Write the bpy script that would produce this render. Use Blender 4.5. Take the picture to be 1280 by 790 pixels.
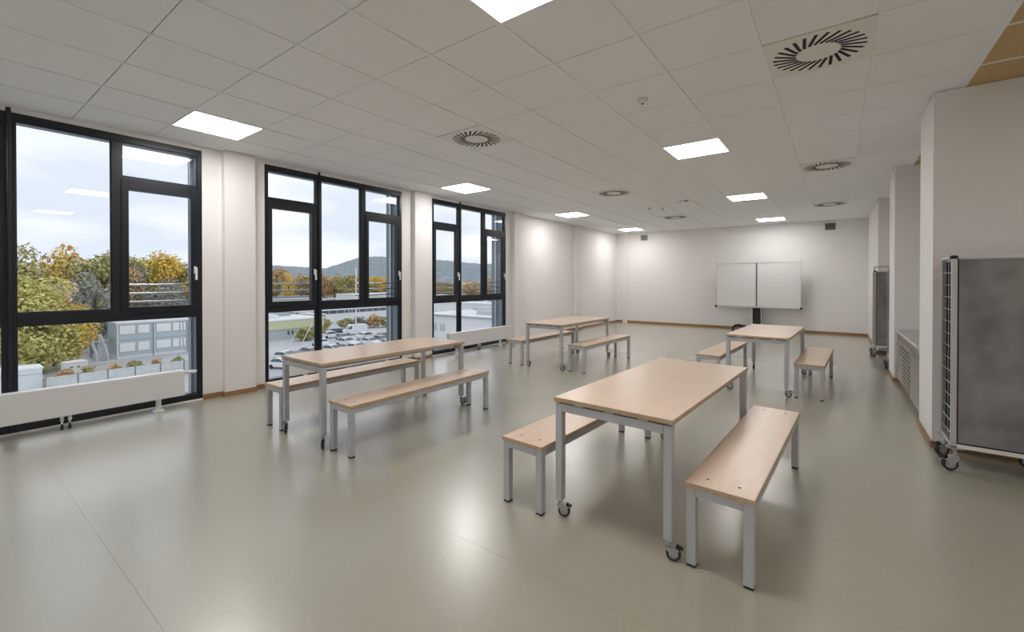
import bpy, bmesh, math, random
from mathutils import Vector, Matrix

R = math.radians
scene = bpy.context.scene
for o in list(bpy.data.objects):
    bpy.data.objects.remove(o, do_unlink=True)
COL = scene.collection

# ------------------------------------------------------------------ camera
cam_d = bpy.data.cameras.new('camera')
cam = bpy.data.objects.new('camera', cam_d)
COL.objects.link(cam)
cam_d.sensor_fit = 'HORIZONTAL'
cam_d.sensor_width = 36.0
cam_d.lens = 36.0 * 546.33 / 1280.0
cam_d.shift_y = -40.5 / 1280.0
cam_d.clip_start = 0.05
cam_d.clip_end = 8000
cam.location = (0, 0, 1.48)
cam.rotation_euler = (R(90 - 0.385), 0, R(36.535))
scene.camera = cam

# ------------------------------------------------------------------ view
vs = scene.view_settings
vs.view_transform = 'Standard'
vs.look = 'None'
vs.exposure = 0.68
vs.gamma = 1.0
vs.use_curve_mapping = False

SKY_STRENGTH = 1.0
LAMP_STRENGTH = 13.8
LAMP_COLOR = (1.0, 0.975, 0.955, 1)

# ------------------------------------------------------------------ sky (overcast, broken cloud)
world = bpy.data.worlds.new('overcast_sky')
scene.world = world
world.use_nodes = True
nt = world.node_tree
nt.nodes.clear()
w_out = nt.nodes.new('ShaderNodeOutputWorld')
w_bg = nt.nodes.new('ShaderNodeBackground')
w_tc = nt.nodes.new('ShaderNodeTexCoord')
w_map = nt.nodes.new('ShaderNodeMapping')
w_map.inputs['Scale'].default_value = (1.6, 1.6, 6.5)
w_n = nt.nodes.new('ShaderNodeTexNoise')
w_n.inputs['Scale'].default_value = 2.0
w_n.inputs['Detail'].default_value = 5
w_n.inputs['Roughness'].default_value = 0.5
w_r = nt.nodes.new('ShaderNodeValToRGB')
w_r.color_ramp.elements[0].position = 0.42
w_r.color_ramp.elements[0].color = (0.52, 0.565, 0.645, 1)
w_r.color_ramp.elements[1].position = 0.62
w_r.color_ramp.elements[1].color = (0.69, 0.705, 0.74, 1)
nt.links.new(w_tc.outputs['Generated'], w_map.inputs['Vector'])
nt.links.new(w_map.outputs['Vector'], w_n.inputs['Vector'])
nt.links.new(w_n.outputs['Fac'], w_r.inputs['Fac'])
nt.links.new(w_r.outputs['Color'], w_bg.inputs['Color'])
w_bg.inputs['Strength'].default_value = SKY_STRENGTH
nt.links.new(w_bg.outputs['Background'], w_out.inputs['Surface'])


# ------------------------------------------------------------------ materials
MATS = {}


def pm(name, col, rough=0.5, metal=0.0, var=0.0, scale=8.0, stretch=(1, 1, 1), bump=0.0, bscale=None,
       spec=0.5, coords='Object', col2=None, lo=0.35, hi=0.65, detail=4.0, coat=0.0):
    m = bpy.data.materials.new(name)
    m.use_nodes = True
    n = m.node_tree.nodes
    l = m.node_tree.links
    b = n['Principled BSDF']
    b.inputs['Roughness'].default_value = rough
    b.inputs['Metallic'].default_value = metal
    b.inputs['Specular IOR Level'].default_value = spec
    b.inputs['Coat Weight'].default_value = coat
    c = (col[0], col[1], col[2], 1)
    b.inputs['Base Color'].default_value = c
    if var > 0 or col2 or bump > 0:
        tc = n.new('ShaderNodeTexCoord')
        mp = n.new('ShaderNodeMapping')
        mp.inputs['Scale'].default_value = stretch
        l.new(tc.outputs[coords], mp.inputs['Vector'])
    if var > 0 or col2:
        nz = n.new('ShaderNodeTexNoise')
        nz.inputs['Scale'].default_value = scale
        nz.inputs['Detail'].default_value = detail
        l.new(mp.outputs['Vector'], nz.inputs['Vector'])
        rp = n.new('ShaderNodeValToRGB')
        rp.color_ramp.elements[0].position = lo
        rp.color_ramp.elements[1].position = hi
        if col2:
            a, d = c, (col2[0], col2[1], col2[2], 1)
        else:
            a = tuple(max(0, v * (1 - var)) for v in col) + (1,)
            d = tuple(min(1, v * (1 + var)) for v in col) + (1,)
        rp.color_ramp.elements[0].color = a
        rp.color_ramp.elements[1].color = d
        l.new(nz.outputs['Fac'], rp.inputs['Fac'])
        l.new(rp.outputs['Color'], b.inputs['Base Color'])
    if bump > 0:
        n2 = n.new('ShaderNodeTexNoise')
        n2.inputs['Scale'].default_value = bscale or scale
        n2.inputs['Detail'].default_value = 3
        l.new(mp.outputs['Vector'], n2.inputs['Vector'])
        bp = n.new('ShaderNodeBump')
        bp.inputs['Strength'].default_value = bump
        bp.inputs['Distance'].default_value = 0.01
        l.new(n2.outputs['Fac'], bp.inputs['Height'])
        l.new(bp.outputs['Normal'], b.inputs['Normal'])
    MATS[name] = m
    return m


def leaf_mat(name, cols, rough=0.7):
    m = bpy.data.materials.new(name)
    m.use_nodes = True
    n = m.node_tree.nodes
    l = m.node_tree.links
    b = n['Principled BSDF']
    b.inputs['Roughness'].default_value = rough
    b.inputs['Specular IOR Level'].default_value = 0.2
    g = n.new('ShaderNodeNewGeometry')
    tc = n.new('ShaderNodeTexCoord')
    nz = n.new('ShaderNodeTexNoise')
    nz.inputs['Scale'].default_value = 0.35
    l.new(tc.outputs['Object'], nz.inputs['Vector'])
    mx = n.new('ShaderNodeMath')
    mx.operation = 'MULTIPLY_ADD'
    mx.inputs[1].default_value = 0.55
    l.new(g.outputs['Random Per Island'], mx.inputs[0])
    m2 = n.new('ShaderNodeMath')
    m2.operation = 'MULTIPLY'
    m2.inputs[1].default_value = 0.5
    l.new(nz.outputs['Fac'], m2.inputs[0])
    l.new(m2.outputs[0], mx.inputs[2])
    rp = n.new('ShaderNodeValToRGB')
    el = rp.color_ramp.elements
    el[0].position = 0.15
    el[0].color = cols[0] + (1,)
    el[1].position = 0.85
    el[1].color = cols[-1] + (1,)
    for i, c in enumerate(cols[1:-1]):
        e = el.new(0.15 + 0.7 * (i + 1) / (len(cols) - 1))
        e.color = c + (1,)
    l.new(mx.outputs[0], rp.inputs['Fac'])
    l.new(rp.outputs['Color'], b.inputs['Base Color'])
    MATS[name] = m
    return m


def emit_mat(name, col, strength):
    m = bpy.data.materials.new(name)
    m.use_nodes = True
    n = m.node_tree.nodes
    n.clear()
    o = n.new('ShaderNodeOutputMaterial')
    e = n.new('ShaderNodeEmission')
    e.inputs['Color'].default_value = col
    e.inputs['Strength'].default_value = strength
    m.node_tree.links.new(e.outputs[0], o.inputs['Surface'])
    MATS[name] = m
    return m


def glass_mat(name, tint=(0.985, 0.993, 0.993, 1)):
    m = bpy.data.materials.new(name)
    m.use_nodes = True
    n = m.node_tree.nodes
    l = m.node_tree.links
    n.clear()
    o = n.new('ShaderNodeOutputMaterial')
    t = n.new('ShaderNodeBsdfTransparent')
    t.inputs['Color'].default_value = tint
    g = n.new('ShaderNodeBsdfGlossy')
    g.inputs['Roughness'].default_value = 0.0
    g.inputs['Color'].default_value = (0.9, 0.95, 1, 1)
    f = n.new('ShaderNodeFresnel')
    # a pane is a thin sheet: both faces reflect alike
    ge = n.new('ShaderNodeNewGeometry')
    io = n.new('ShaderNodeMapRange')
    io.inputs['To Min'].default_value = 1.38
    io.inputs['To Max'].default_value = 1 / 1.38
    l.new(ge.outputs['Backfacing'], io.inputs['Value'])
    l.new(io.outputs['Result'], f.inputs['IOR'])
    mx = n.new('ShaderNodeMixShader')
    l.new(f.outputs[0], mx.inputs[0])
    l.new(t.outputs[0], mx.inputs[1])
    l.new(g.outputs[0], mx.inputs[2])
    l.new(mx.outputs[0], o.inputs['Surface'])
    MATS[name] = m
    return m


pm('wall_paint', (0.86, 0.84, 0.825), 0.75, bump=0.12, bscale=220, spec=0.25)
pm('ceiling_tile', (0.90, 0.905, 0.915), 0.85, bump=0.15, bscale=260, spec=0.2)
pm('ceiling_bar', (0.90, 0.90, 0.90), 0.45)
pm('ceiling_void', (0.10, 0.10, 0.10), 0.9)
pm('wood_wool', (0.50, 0.34, 0.155), 0.9, col2=(0.64, 0.46, 0.24), scale=42, bump=0.5, bscale=60, lo=0.3, hi=0.7)
pm('linoleum', (0.402, 0.38, 0.308), 0.27, col2=(0.43, 0.408, 0.334), scale=70, detail=6, spec=1.0, lo=0.3, hi=0.7, coat=0.8)
MATS['linoleum'].node_tree.nodes['Principled BSDF'].inputs['Coat Roughness'].default_value = 0.27
MATS['linoleum'].node_tree.nodes['Principled BSDF'].inputs['Coat IOR'].default_value = 1.8
pm('weld_seam', (0.30, 0.285, 0.235), 0.4)
pm('oak_baseboard', (0.33, 0.19, 0.085), 0.5, var=0.22, scale=14, stretch=(1, 1, 10))
pm('frame_black', (0.007, 0.010, 0.017), 0.33, spec=0.5)
glass_mat('window_glass')
pm('handle_white', (0.82, 0.82, 0.83), 0.35)
pm('cladding_blue_grey', (0.20, 0.255, 0.31), 0.45, metal=0.3)
pm('outside_render', (0.62, 0.61, 0.59), 0.9)
pm('rail_steel', (0.55, 0.56, 0.57), 0.35, metal=0.8)
pm('radiator_white', (0.78, 0.775, 0.77), 0.38)
pm('chrome', (0.75, 0.75, 0.76), 0.15, metal=1.0)
pm('beech_edge', (0.50, 0.37, 0.245), 0.45, var=0.1, scale=9, stretch=(4, 0.7, 4))
pm('beech', (0.79, 0.60, 0.46), 0.28, col2=(0.835, 0.65, 0.51), scale=7, stretch=(6, 0.7, 6), detail=6, spec=0.45)
pm('leg_grey', (0.52, 0.535, 0.565), 0.38, metal=0.2)
pm('black_plastic', (0.012, 0.012, 0.014), 0.45)
pm('rubber', (0.02, 0.021, 0.024), 0.6)
pm('caster_grey', (0.45, 0.455, 0.47), 0.38, metal=0.5)
pm('screw_dark', (0.10, 0.085, 0.07), 0.4, metal=0.6)
pm('shadow_gap', (0.012, 0.012, 0.012), 0.8)
emit_mat('panel_light', LAMP_COLOR, LAMP_STRENGTH)
pm('diffuser_plate', (0.84, 0.82, 0.77), 0.5)
pm('slot_black', (0.008, 0.008, 0.009), 0.7)
pm('detector_white', (0.80, 0.79, 0.77), 0.5)
pm('vent_grey', (0.40, 0.38, 0.355), 0.6)
pm('vent_dark', (0.17, 0.16, 0.145), 0.6)
pm('whiteboard_face', (0.80, 0.80, 0.80), 0.22, spec=0.55)
pm('aluminium', (0.62, 0.625, 0.63), 0.32, metal=0.8)
pm('concrete_laminate', (0.165, 0.163, 0.162), 0.42, col2=(0.275, 0.272, 0.268), scale=4.0, detail=9, lo=0.34, hi=0.64)
pm('cart_white', (0.74, 0.74, 0.73), 0.4)
pm('cart_inside', (0.008, 0.009, 0.012), 0.8, spec=0.05)
pm('steel', (0.44, 0.41, 0.35), 0.30, metal=1.0, var=0.04, scale=3, stretch=(1, 1, 30))
pm('steel_top', (0.66, 0.66, 0.66), 0.33, metal=0.9)
# outside
pm('asphalt', (0.54, 0.545, 0.555), 0.9, var=0.12, scale=0.12)
pm('verge', (0.30, 0.25, 0.14), 0.95, var=0.35, scale=0.6)
pm('meadow', (0.20, 0.20, 0.12), 0.95, var=0.25, scale=0.02)
pm('forest_hill_hazed', (0.20, 0.25, 0.275), 0.95, col2=(0.31, 0.35, 0.37), scale=0.045, detail=8, lo=0.3, hi=0.7)  # pale blue-grey: distance haze is mixed into the base colour
pm('container_blue', (0.50, 0.58, 0.62), 0.55)
pm('container_white', (0.76, 0.79, 0.81), 0.5)
pm('shutter_white', (0.90, 0.90, 0.91), 0.5)
pm('outdoor_glass', (0.09, 0.115, 0.135), 0.1, spec=0.8)
pm('fence_pale', (0.62, 0.64, 0.63), 0.7, var=0.08, scale=1.5)
pm('post_grey', (0.25, 0.26, 0.26), 0.6)
pm('bark', (0.10, 0.075, 0.055), 0.9)
pm('car_white', (0.80, 0.81, 0.82), 0.25, spec=0.6)
pm('car_silver', (0.50, 0.52, 0.54), 0.25, metal=0.4)
pm('car_orange', (0.62, 0.30, 0.13), 0.35)
pm('car_dark', (0.05, 0.06, 0.08), 0.25)
pm('hall_white', (0.80, 0.80, 0.80), 0.7, var=0.04, scale=0.15)
pm('hall_grey', (0.52, 0.55, 0.58), 0.7)
pm('hall_green', (0.66, 0.68, 0.44), 0.7)
pm('hall_ochre', (0.52, 0.42, 0.25), 0.7)
pm('roof_edge', (0.36, 0.42, 0.47), 0.6)
pm('mast_white', (0.78, 0.79, 0.80), 0.4)
leaf_mat('leaf_yellowgreen', [(0.290, 0.308, 0.085), (0.616, 0.564, 0.171), (0.855, 0.753, 0.290)])
leaf_mat('leaf_gold', [(0.376, 0.256, 0.060), (0.890, 0.582, 0.111), (0.900, 0.787, 0.189)])
leaf_mat('leaf_olive', [(0.189, 0.205, 0.077), (0.427, 0.411, 0.155), (0.684, 0.564, 0.223)])
leaf_mat('leaf_rust', [(0.342, 0.240, 0.120), (0.650, 0.427, 0.205), (0.855, 0.598, 0.325)])
leaf_mat('leaf_greygreen', [(0.189, 0.205, 0.171), (0.342, 0.359, 0.300), (0.513, 0.513, 0.427)])
leaf_mat('leaf_pink', [(0.513, 0.376, 0.240), (0.855, 0.650, 0.445), (0.900, 0.821, 0.598)])


# ------------------------------------------------------------------ mesh helpers
class MB:
    def __init__(self):
        self.v = []
        self.f = []

    def quadbox(self, pts):
        b = len(self.v)
        self.v += [tuple(p) for p in pts]
        self.f += [tuple(b + i for i in q) for q in ((0, 3, 2, 1), (4, 5, 6, 7), (0, 1, 5, 4), (1, 2, 6, 5), (2, 3, 7, 6), (3, 0, 4, 7))]
        return self

    def box(self, x0, x1, y0, y1, z0, z1):
        return self.quadbox([(x0, y0, z0), (x1, y0, z0), (x1, y1, z0), (x0, y1, z0), (x0, y0, z1), (x1, y0, z1), (x1, y1, z1), (x0, y1, z1)])

    def rbox(self, c, size, ang=0.0, axis='Z'):
        """box of a given size centred on c, turned about one axis"""
        m = Matrix.Rotation(ang, 3, axis)
        h = [s / 2 for s in size]
        pts = []
        for dx, dy, dz in ((-1, -1, -1), (1, -1, -1), (1, 1, -1), (-1, 1, -1), (-1, -1, 1), (1, -1, 1), (1, 1, 1), (-1, 1, 1)):
            pts.append(Vector(c) + m @ Vector((dx * h[0], dy * h[1], dz * h[2])))
        return self.quadbox(pts)

    def tube(self, p0, p1, r0, r1=None, n=10):
        r1 = r0 if r1 is None else r1
        p0, p1 = Vector(p0), Vector(p1)
        d = (p1 - p0).normalized()
        a = Vector((1, 0, 0)) if abs(d.x) < 0.9 else Vector((0, 1, 0))
        u = d.cross(a).normalized()
        w = d.cross(u)
        b = len(self.v)
        for p, r in ((p0, r0), (p1, r1)):
            for i in range(n):
                t = 2 * math.pi * i / n
                self.v.append(tuple(p + u * (r * math.cos(t)) + w * (r * math.sin(t))))
        for i in range(n):
            j = (i + 1) % n
            self.f.append((b + i, b + j, b + n + j, b + n + i))
        self.f.append(tuple(b + i for i in reversed(range(n))))
        self.f.append(tuple(b + n + i for i in range(n)))
        return self

    def path(self, pts, r, n=8):
        for a, b in zip(pts[:-1], pts[1:]):
            self.tube(a, b, r, n=n)
        return self

    def lathe(self, prof, n=20, axis='Z', c=(0, 0, 0)):
        b = len(self.v)
        k = len(prof)
        for i in range(n):
            t = 2 * math.pi * i / n
            for r, h in prof:
                x, y, z = r * math.cos(t), r * math.sin(t), h
                if axis == 'Y':
                    x, y, z = x, h, y
                elif axis == 'X':
                    x, y, z = h, x, y
                self.v.append((x + c[0], y + c[1], z + c[2]))
        for i in range(n):
            j = (i + 1) % n
            for q in range(k - 1):
                self.f.append((b + i * k + q, b + j * k + q, b + j * k + q + 1, b + i * k + q + 1))
        return self

    def prism(self, poly, a0, a1, axis='Y'):
        """extrude a polygon; axis Y: poly is (x,z); axis X: poly is (y,z); axis Z: poly is (x,y)"""
        b = len(self.v)
        n = len(poly)
        for h in (a0, a1):
            for p, q in poly:
                self.v.append((p, h, q) if axis == 'Y' else (h, p, q) if axis == 'X' else (p, q, h))
        self.f.append(tuple(b + i for i in range(n)))
        self.f.append(tuple(b + n + i for i in reversed(range(n))))
        for i in range(n):
            j = (i + 1) % n
            self.f.append((b + i, b + n + i, b + n + j, b + j))
        return self

    def mesh(self, name, mat, bevel=0.0, seg=1, smooth=True):
        me = bpy.data.meshes.new(name)
        me.from_pydata(self.v, [], self.f)
        bm = bmesh.new()
        bm.from_mesh(me)
        bmesh.ops.recalc_face_normals(bm, faces=bm.faces)
        if bevel > 0:
            bmesh.ops.bevel(bm, geom=list(bm.edges), offset=bevel, segments=seg, affect='EDGES', clamp_overlap=True)
        bm.to_mesh(me)
        bm.free()
        me.materials.append(MATS[mat])
        if smooth:
            me.shade_smooth()
            me.set_sharp_from_angle(angle=R(35))
        return me

    def obj(self, name, mat, parent=None, loc=(0, 0, 0), rz=0.0, bevel=0.0, seg=1, smooth=True):
        return link(name, self.mesh(name, mat, bevel, seg, smooth), parent, loc, rz)


def link(name, me, parent=None, loc=(0, 0, 0), rz=0.0):
    o = bpy.data.objects.new(name, me)
    COL.objects.link(o)
    o.location = loc
    o.rotation_euler = (0, 0, rz)
    if parent:
        o.parent = parent
    return o


def tag(o, label, cat=None, group=None, kind=None):
    o['label'] = label
    if cat:
        o['category'] = cat
    if group:
        o['group'] = group
    if kind:
        o['kind'] = kind
    return o


def thing(name, label, cat, loc=(0, 0, 0), rz=0.0, group=None, kind=None):
    o = bpy.data.objects.new(name, None)
    COL.objects.link(o)
    o.empty_display_size = 0.1
    o.location = loc
    o.rotation_euler = (0, 0, rz)
    return tag(o, label, cat, group, kind)


KIDS = {}


def kids_of(o):
    return [c for c in o.children]


def copy_tree(root, loc, rz, label=None, group=None, parent=None):
    r = root.copy()
    COL.objects.link(r)
    r.parent = parent
    if loc is not None:
        r.location = loc
        r.rotation_euler = (0, 0, rz)
    if label:
        r['label'] = label
    if group:
        r['group'] = group
    for ch in kids_of(root):
        copy_tree(ch, None, 0, parent=r)
    return r


# ================================================================== ROOM SHELL
XL, XR, YB, YN, H = -6.33, 0.69, 14.87, -4.5, 3.138
WIN_W = 2.37
WIN_R = [2.075, 5.185, 8.295, -1.035]     # far jamb of each window
NICHE1, NICHE2, XE = 4.2, 1.42, 4.6  # first niche widened out of view to hold the added fill panels

# floor: sheets of linoleum with welded seams
fl = MB().box(XL - 0.4, XE, YN - 0.3, YB + 0.3, -0.3, -0.002).obj('floor', 'weld_seam')
tag(fl, 'glossy grey-green linoleum floor of the dining hall', 'floor', kind='structure')
y = 0.6 - 1.24 * 4
ys = [YN]
while y < YB:
    if y > YN:
        ys.append(y)
    y += 1.24
ys.append(YB)
for a, b in zip(ys[:-1], ys[1:]):
    MB().box(XL, NICHE1, a + 0.0006, b - 0.0006, -0.002, 0.0).obj('linoleum_sheet', 'linoleum', fl, smooth=False)

# left wall with window openings and pilasters
w = MB()
edges = sorted([(r - WIN_W, r) for r in WIN_R])
prev = YN - 0.3
for a, b in edges:
    w.box(XL - 0.4, XL, prev, a, -0.3, H + 0.25)
    w.box(XL - 0.4, XL, a, b, 3.09, H + 0.25)
    w.box(XL - 0.4, XL, a, b, -0.3, 0.02)
    prev = b
w.box(XL - 0.4, XL, prev, YB + 0.3, -0.3, H + 0.25)
PIL = [(-0.82, -0.45), (2.29, 2.66), (5.42, 5.79), (8.53, 8.90), (11.66, 12.03)]
for a, b in PIL:
    w.box(XL, XL + 0.09, a, b, 0, H)
wl = w.obj('wall_left', 'wall_paint', smooth=False)
tag(wl, 'warm white window wall with shallow pilasters between the openings', 'wall', kind='structure')
# back wall with a boxed pipe chase near the corner
wb = MB().box(XL - 0.4, XR + 1.8, YB, YB + 0.3, -0.3, H + 0.25).box(-6.085, -5.93, YB - 0.06, YB, 0, H).obj('wall_back', 'wall_paint', smooth=False)
tag(wb, 'plain warm white end wall behind the whiteboard', 'wall', kind='structure')
# right wall: wall blocks with niches between
w = MB()
w.box(XR, XE, 5.33, 6.07, 0, H)
w.box(XR, 2.4, 8.47, 9.22, 0, H)
w.box(XR, 2.4, 11.57, YB, 0, H)
w.box(NICHE2, 2.4, 6.07, 8.47, 0, H)
w.box(NICHE2, 2.4, 9.22, 11.57, 0, H)
w.box(NICHE1, XE, YN, 5.33, 0, H)
wr = w.obj('wall_right', 'wall_paint', smooth=False)
tag(wr, 'white wall blocks forming niches for the carts and the steel counter', 'wall', kind='structure')
wf = MB().box(XL - 0.4, XE, YN - 0.3, YN, -0.3, H + 0.25).obj('wall_front', 'wall_paint', smooth=False)
tag(wf, 'plain white wall opposite the whiteboard wall', 'wall', kind='structure')

# baseboards
b = MB()
t, hb = 0.012, 0.06
prev = YN
for a, bb in edges:
    segs = [(prev, a)]
    for (y0, y1) in segs:
        cuts = [p for p in PIL if p[0] >= y0 - 0.01 and p[1] <= y1 + 0.01]
        yy = y0
        for p in cuts:
            b.box(XL, XL + t, yy, p[0], 0, hb)
            b.box(XL, XL + 0.09 + t, p[0] - t, p[0], 0, hb)
            b.box(XL + 0.09, XL + 0.09 + t, p[0], p[1], 0, hb)
            b.box(XL, XL + 0.09 + t, p[1], p[1] + t, 0, hb)
            yy = p[1] + t
        b.box(XL, XL + t, yy, y1, 0, hb)
    prev = bb
yy = prev
for p in PIL[3:]:
    b.box(XL, XL + t, yy, p[0], 0, hb)
    b.box(XL, XL + 0.09 + t, p[0] - t, p[0], 0, hb)
    b.box(XL + 0.09, XL + 0.09 + t, p[0], p[1], 0, hb)
    b.box(XL, XL + 0.09 + t, p[1], p[1] + t, 0, hb)
    yy = p[1] + t
b.box(XL, XL + t, yy, YB, 0, hb)
tag(b.obj('baseboard_left', 'oak_baseboard', smooth=False), 'low oak baseboard along the window wall piers', 'baseboard', kind='structure')
b = MB().box(XL, -6.085, YB - t, YB, 0, 0.075).box(-5.93, XR, YB - t, YB, 0, 0.075)
tag(b.obj('baseboard_back', 'oak_baseboard', smooth=False), 'low oak baseboard along the whiteboard wall', 'baseboard', kind='structure')
b = MB()
for a, bb in ((5.33, 6.07), (8.47, 9.22)):
    b.box(XR - t, XR, a - t, bb + t, 0, hb)
    b.box(XR, NICHE2, bb, bb + t, 0, hb)
    b.box(XR, NICHE2, a - t, a, 0, hb)
b.box(XR - t, XR, 11.57 - t, YB - t, 0, hb)
b.box(XR, NICHE2, 11.57 - t, 11.57, 0, hb)
tag(b.obj('baseboard_right', 'oak_baseboard', smooth=False), 'low oak baseboard along the white niche blocks', 'baseboard', kind='structure')

# ------------------------------------------------------------------ ceiling
GX, GY, M = -1.0946, 2.2367, 0.6559
ce = MB().box(XL - 0.4, XE, YN - 0.3, YB + 0.3, H + 0.03, H + 0.25).obj('ceiling', 'ceiling_void', smooth=False)
tag(ce, 'suspended ceiling of white square tiles in a metal grid', 'ceiling', kind='structure')
LIGHTS = [(i, j) for j in (-7, -1, 5, 11, 17) for i in (-7, -1)] + [(5, -7), (5, -1)]  # last pair: unseen extra panels added to light the trolley and wall block
DIFFS = [(i, j) for j in (-4, 2, 8, 14) for i in (-4, 1)]
tile_me = MB().box(0.0125, M - 0.0125, 0.0032, M - 0.0032, 0.005, 0.023).mesh('ceiling_tile', 'ceiling_tile', smooth=False)
wool_me = MB().box(0.010, M - 0.010, 0.008, M - 0.008, 0.004, 0.022).mesh('wood_wool_tile', 'wood_wool', smooth=False)
rest = MB()
for i in range(-8, 3):
    for j in range(-10, 20):
        if (i, j) in LIGHTS or (i, j) in DIFFS:
            continue
        x, y = GX + i * M, GY + j * M
        y1 = min(y + M, YB)
        if j < -4:
            rest.box(x + 0.011, x + M - 0.011, max(y, YN) + 0.0022, y1 - 0.0032, H + 0.005, H + 0.023)
            continue
        if j == 19:
            MB().box(x + 0.011, x + M - 0.011, y + 0.0032, y1, H + 0.005, H + 0.023).obj('ceiling_tile', 'ceiling_tile', ce, smooth=False)
            continue
        link('ceiling_tile', tile_me, ce, (x, y, H))
tag(rest.obj('ceiling_tile_field', 'ceiling_tile', ce, smooth=False), 'white ceiling tiles toward the wall opposite the whiteboard', kind='stuff')
for j in range(-10, 20):
    for i in (3, 4):
        x, y = GX + i * M, GY + j * M
        if j == 19:
            MB().box(x + 0.01, x + M - 0.01, y + 0.008, YB, H + 0.004, H + 0.02).obj('wood_wool_tile', 'wood_wool', ce, smooth=False)
        else:
            link('wood_wool_tile', wool_me, ce, (x, y, H))
wide = MB()
for i in range(5, 9):
    for j in range(-10, 5):
        if (i, j) in LIGHTS:
            continue
        x, y = GX + i * M, GY + j * M
        wide.box(x + 0.010, min(x + M - 0.010, NICHE1), max(y, YN) + 0.008, y + M - 0.008, H + 0.004, H + 0.022)
tag(wide.obj('wood_wool_field', 'wood_wool', ce, smooth=False), 'wood-wool ceiling tiles over the bay beside the grey trolley', kind='stuff')
for i in range(-8, 9):
    x = GX + i * M
    wd = 0.0115 if i != 3 else 0.016
    MB().box(x - wd, x + wd, YN, YB, H - 0.0015, H + 0.03).obj('grid_bar', 'ceiling_bar', ce, smooth=False)
for j in range(-9, 20):
    y = GY + j * M
    MB().box(GX + 3 * M + 0.016, GX + 5 * M, y - 0.01, y + 0.01, H - 0.001, H + 0.03).obj('cross_bar', 'ceiling_bar', ce, smooth=False)
# ------------------------------------------------------------------ windows
rail_y = []


def make_window(n, yr, label):
    y0 = yr - WIN_W
    root = thing('window_%d' % n, label, 'window', (XL, y0, 0), kind='structure')
    f = MB()
    d0, d1 = -0.075, 0.0
    f.box(d0, d1, 0, 0.05, 0.02, 3.09)
    f.box(d0, d1, WIN_W - 0.05, WIN_W, 0.02, 3.09)
    f.box(d0, d1, 0.05, WIN_W - 0.05, 3.012, 3.09)
    f.box(d0, d1, 0.05, WIN_W - 0.05, 0.02, 0.09)
    f.box(d0, d1, 0.745, 0.835, 0.09, 3.012)            # full height mullion
    f.box(d0, d1, 1.525, 1.615, 1.165, 3.012)           # upper mullion
    f.box(d0, d1, 0.05, 0.745, 1.04, 1.165)
    f.box(d0, d1, 0.835, WIN_W - 0.05, 1.04, 1.165)     # transoms
    f.box(d0, d1, 0.05, 0.745, 2.56, 2.64)
    f.box(d0, d1, 1.615, WIN_W - 0.05, 2.56, 2.64)
    f.obj('frame', 'frame_black', root, bevel=0.003)
    # round cover tube on the mullion, standing proud
    MB().tube((0.008, 0.79, 0.03), (0.008, 0.79, H - 0.012), 0.018, n=10).obj('mullion_rod', 'frame_black', root)
    fixed = [(0.05, 0.745, 2.64, 3.012), (1.615, WIN_W - 0.05, 2.64, 3.012), (0.835, 1.525, 1.165, 3.012),
             (0.05, 0.745, 0.09, 1.04), (0.835, WIN_W - 0.05, 0.09, 1.04)]
    for a, b_, c, d in fixed:
        MB().box(-0.048, -0.042, a, b_, c, d).obj('glass_pane', 'window_glass', root, smooth=False)
        g = 0.008
        MB().box(-0.042, -0.02, a, a + g, c, d).box(-0.042, -0.02, b_ - g, b_, c, d).box(-0.042, -0.02, a + g, b_ - g, c, c + g).box(-0.042, -0.02, a + g, b_ - g, d - g, d).obj('glazing_bead', 'frame_black', root, smooth=False)
    for a, b_ in ((0.035, 0.755), (1.605, 2.335)):
        ga, gb = a + 0.062, b_ - 0.088
        s = MB()
        s.box(-0.065, 0.014, a, ga, 1.115, 2.60).box(-0.065, 0.014, gb, b_, 1.115, 2.60)
        s.box(-0.065, 0.014, ga, gb, 1.115, 1.185).box(-0.065, 0.014, ga, gb, 2.49, 2.60)
        so = s.obj('casement', 'frame_black', root, bevel=0.003)
        MB().box(-0.038, -0.032, ga, gb, 1.185, 2.49).obj('glass_pane', 'window_glass', so, smooth=False)
        yc = b_ - 0.045
        hd = MB().box(0.014, 0.022, yc - 0.014, yc + 0.014, 1.565, 1.655).tube((0.02, yc, 1.625), (0.058, yc, 1.625), 0.010, n=10)
        hd.box(0.046, 0.062, yc - 0.012, yc + 0.012, 1.49, 1.638)
        hd.obj('window_handle', 'handle_white', so, bevel=0.003)['label'] = 'white lever handle'
        for z in (1.235, 1.335, 1.435):
            MB().tube((-0.20, a - 0.05, z), (-0.20, b_ + 0.02, z), 0.012, n=8).obj('guard_rail', 'rail_steel', root)
    rv = MB().box(-0.42, -0.075, -0.001, 0.02, 0.0, 3.10).box(-0.42, -0.075, WIN_W - 0.02, WIN_W + 0.001, 0.0, 3.10).box(-0.42, -0.075, 0.02, WIN_W - 0.02, 3.07, 3.10)
    rv.box(-0.44, -0.075, 0.02, WIN_W - 0.02, 0.0, 0.035)
    rv.obj('outer_reveal', 'cladding_blue_grey', root, smooth=False)
    for ya in (0.02, WIN_W - 0.045):
        MB().box(-0.30, -0.26, ya, ya + 0.025, 0.035, 3.07).obj('blind_guide', 'rail_steel', root, smooth=False)
    return root


make_window(1, WIN_R[0], 'black framed window looking onto the big yellow tree and container building')
make_window(2, WIN_R[1], 'black framed window between two pilasters, looking onto the car park')
make_window(3, WIN_R[2], 'black framed window nearest the whiteboard wall, looking onto flat roofs')
make_window(4, WIN_R[3], 'black framed window farthest from the whiteboard wall')

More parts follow.
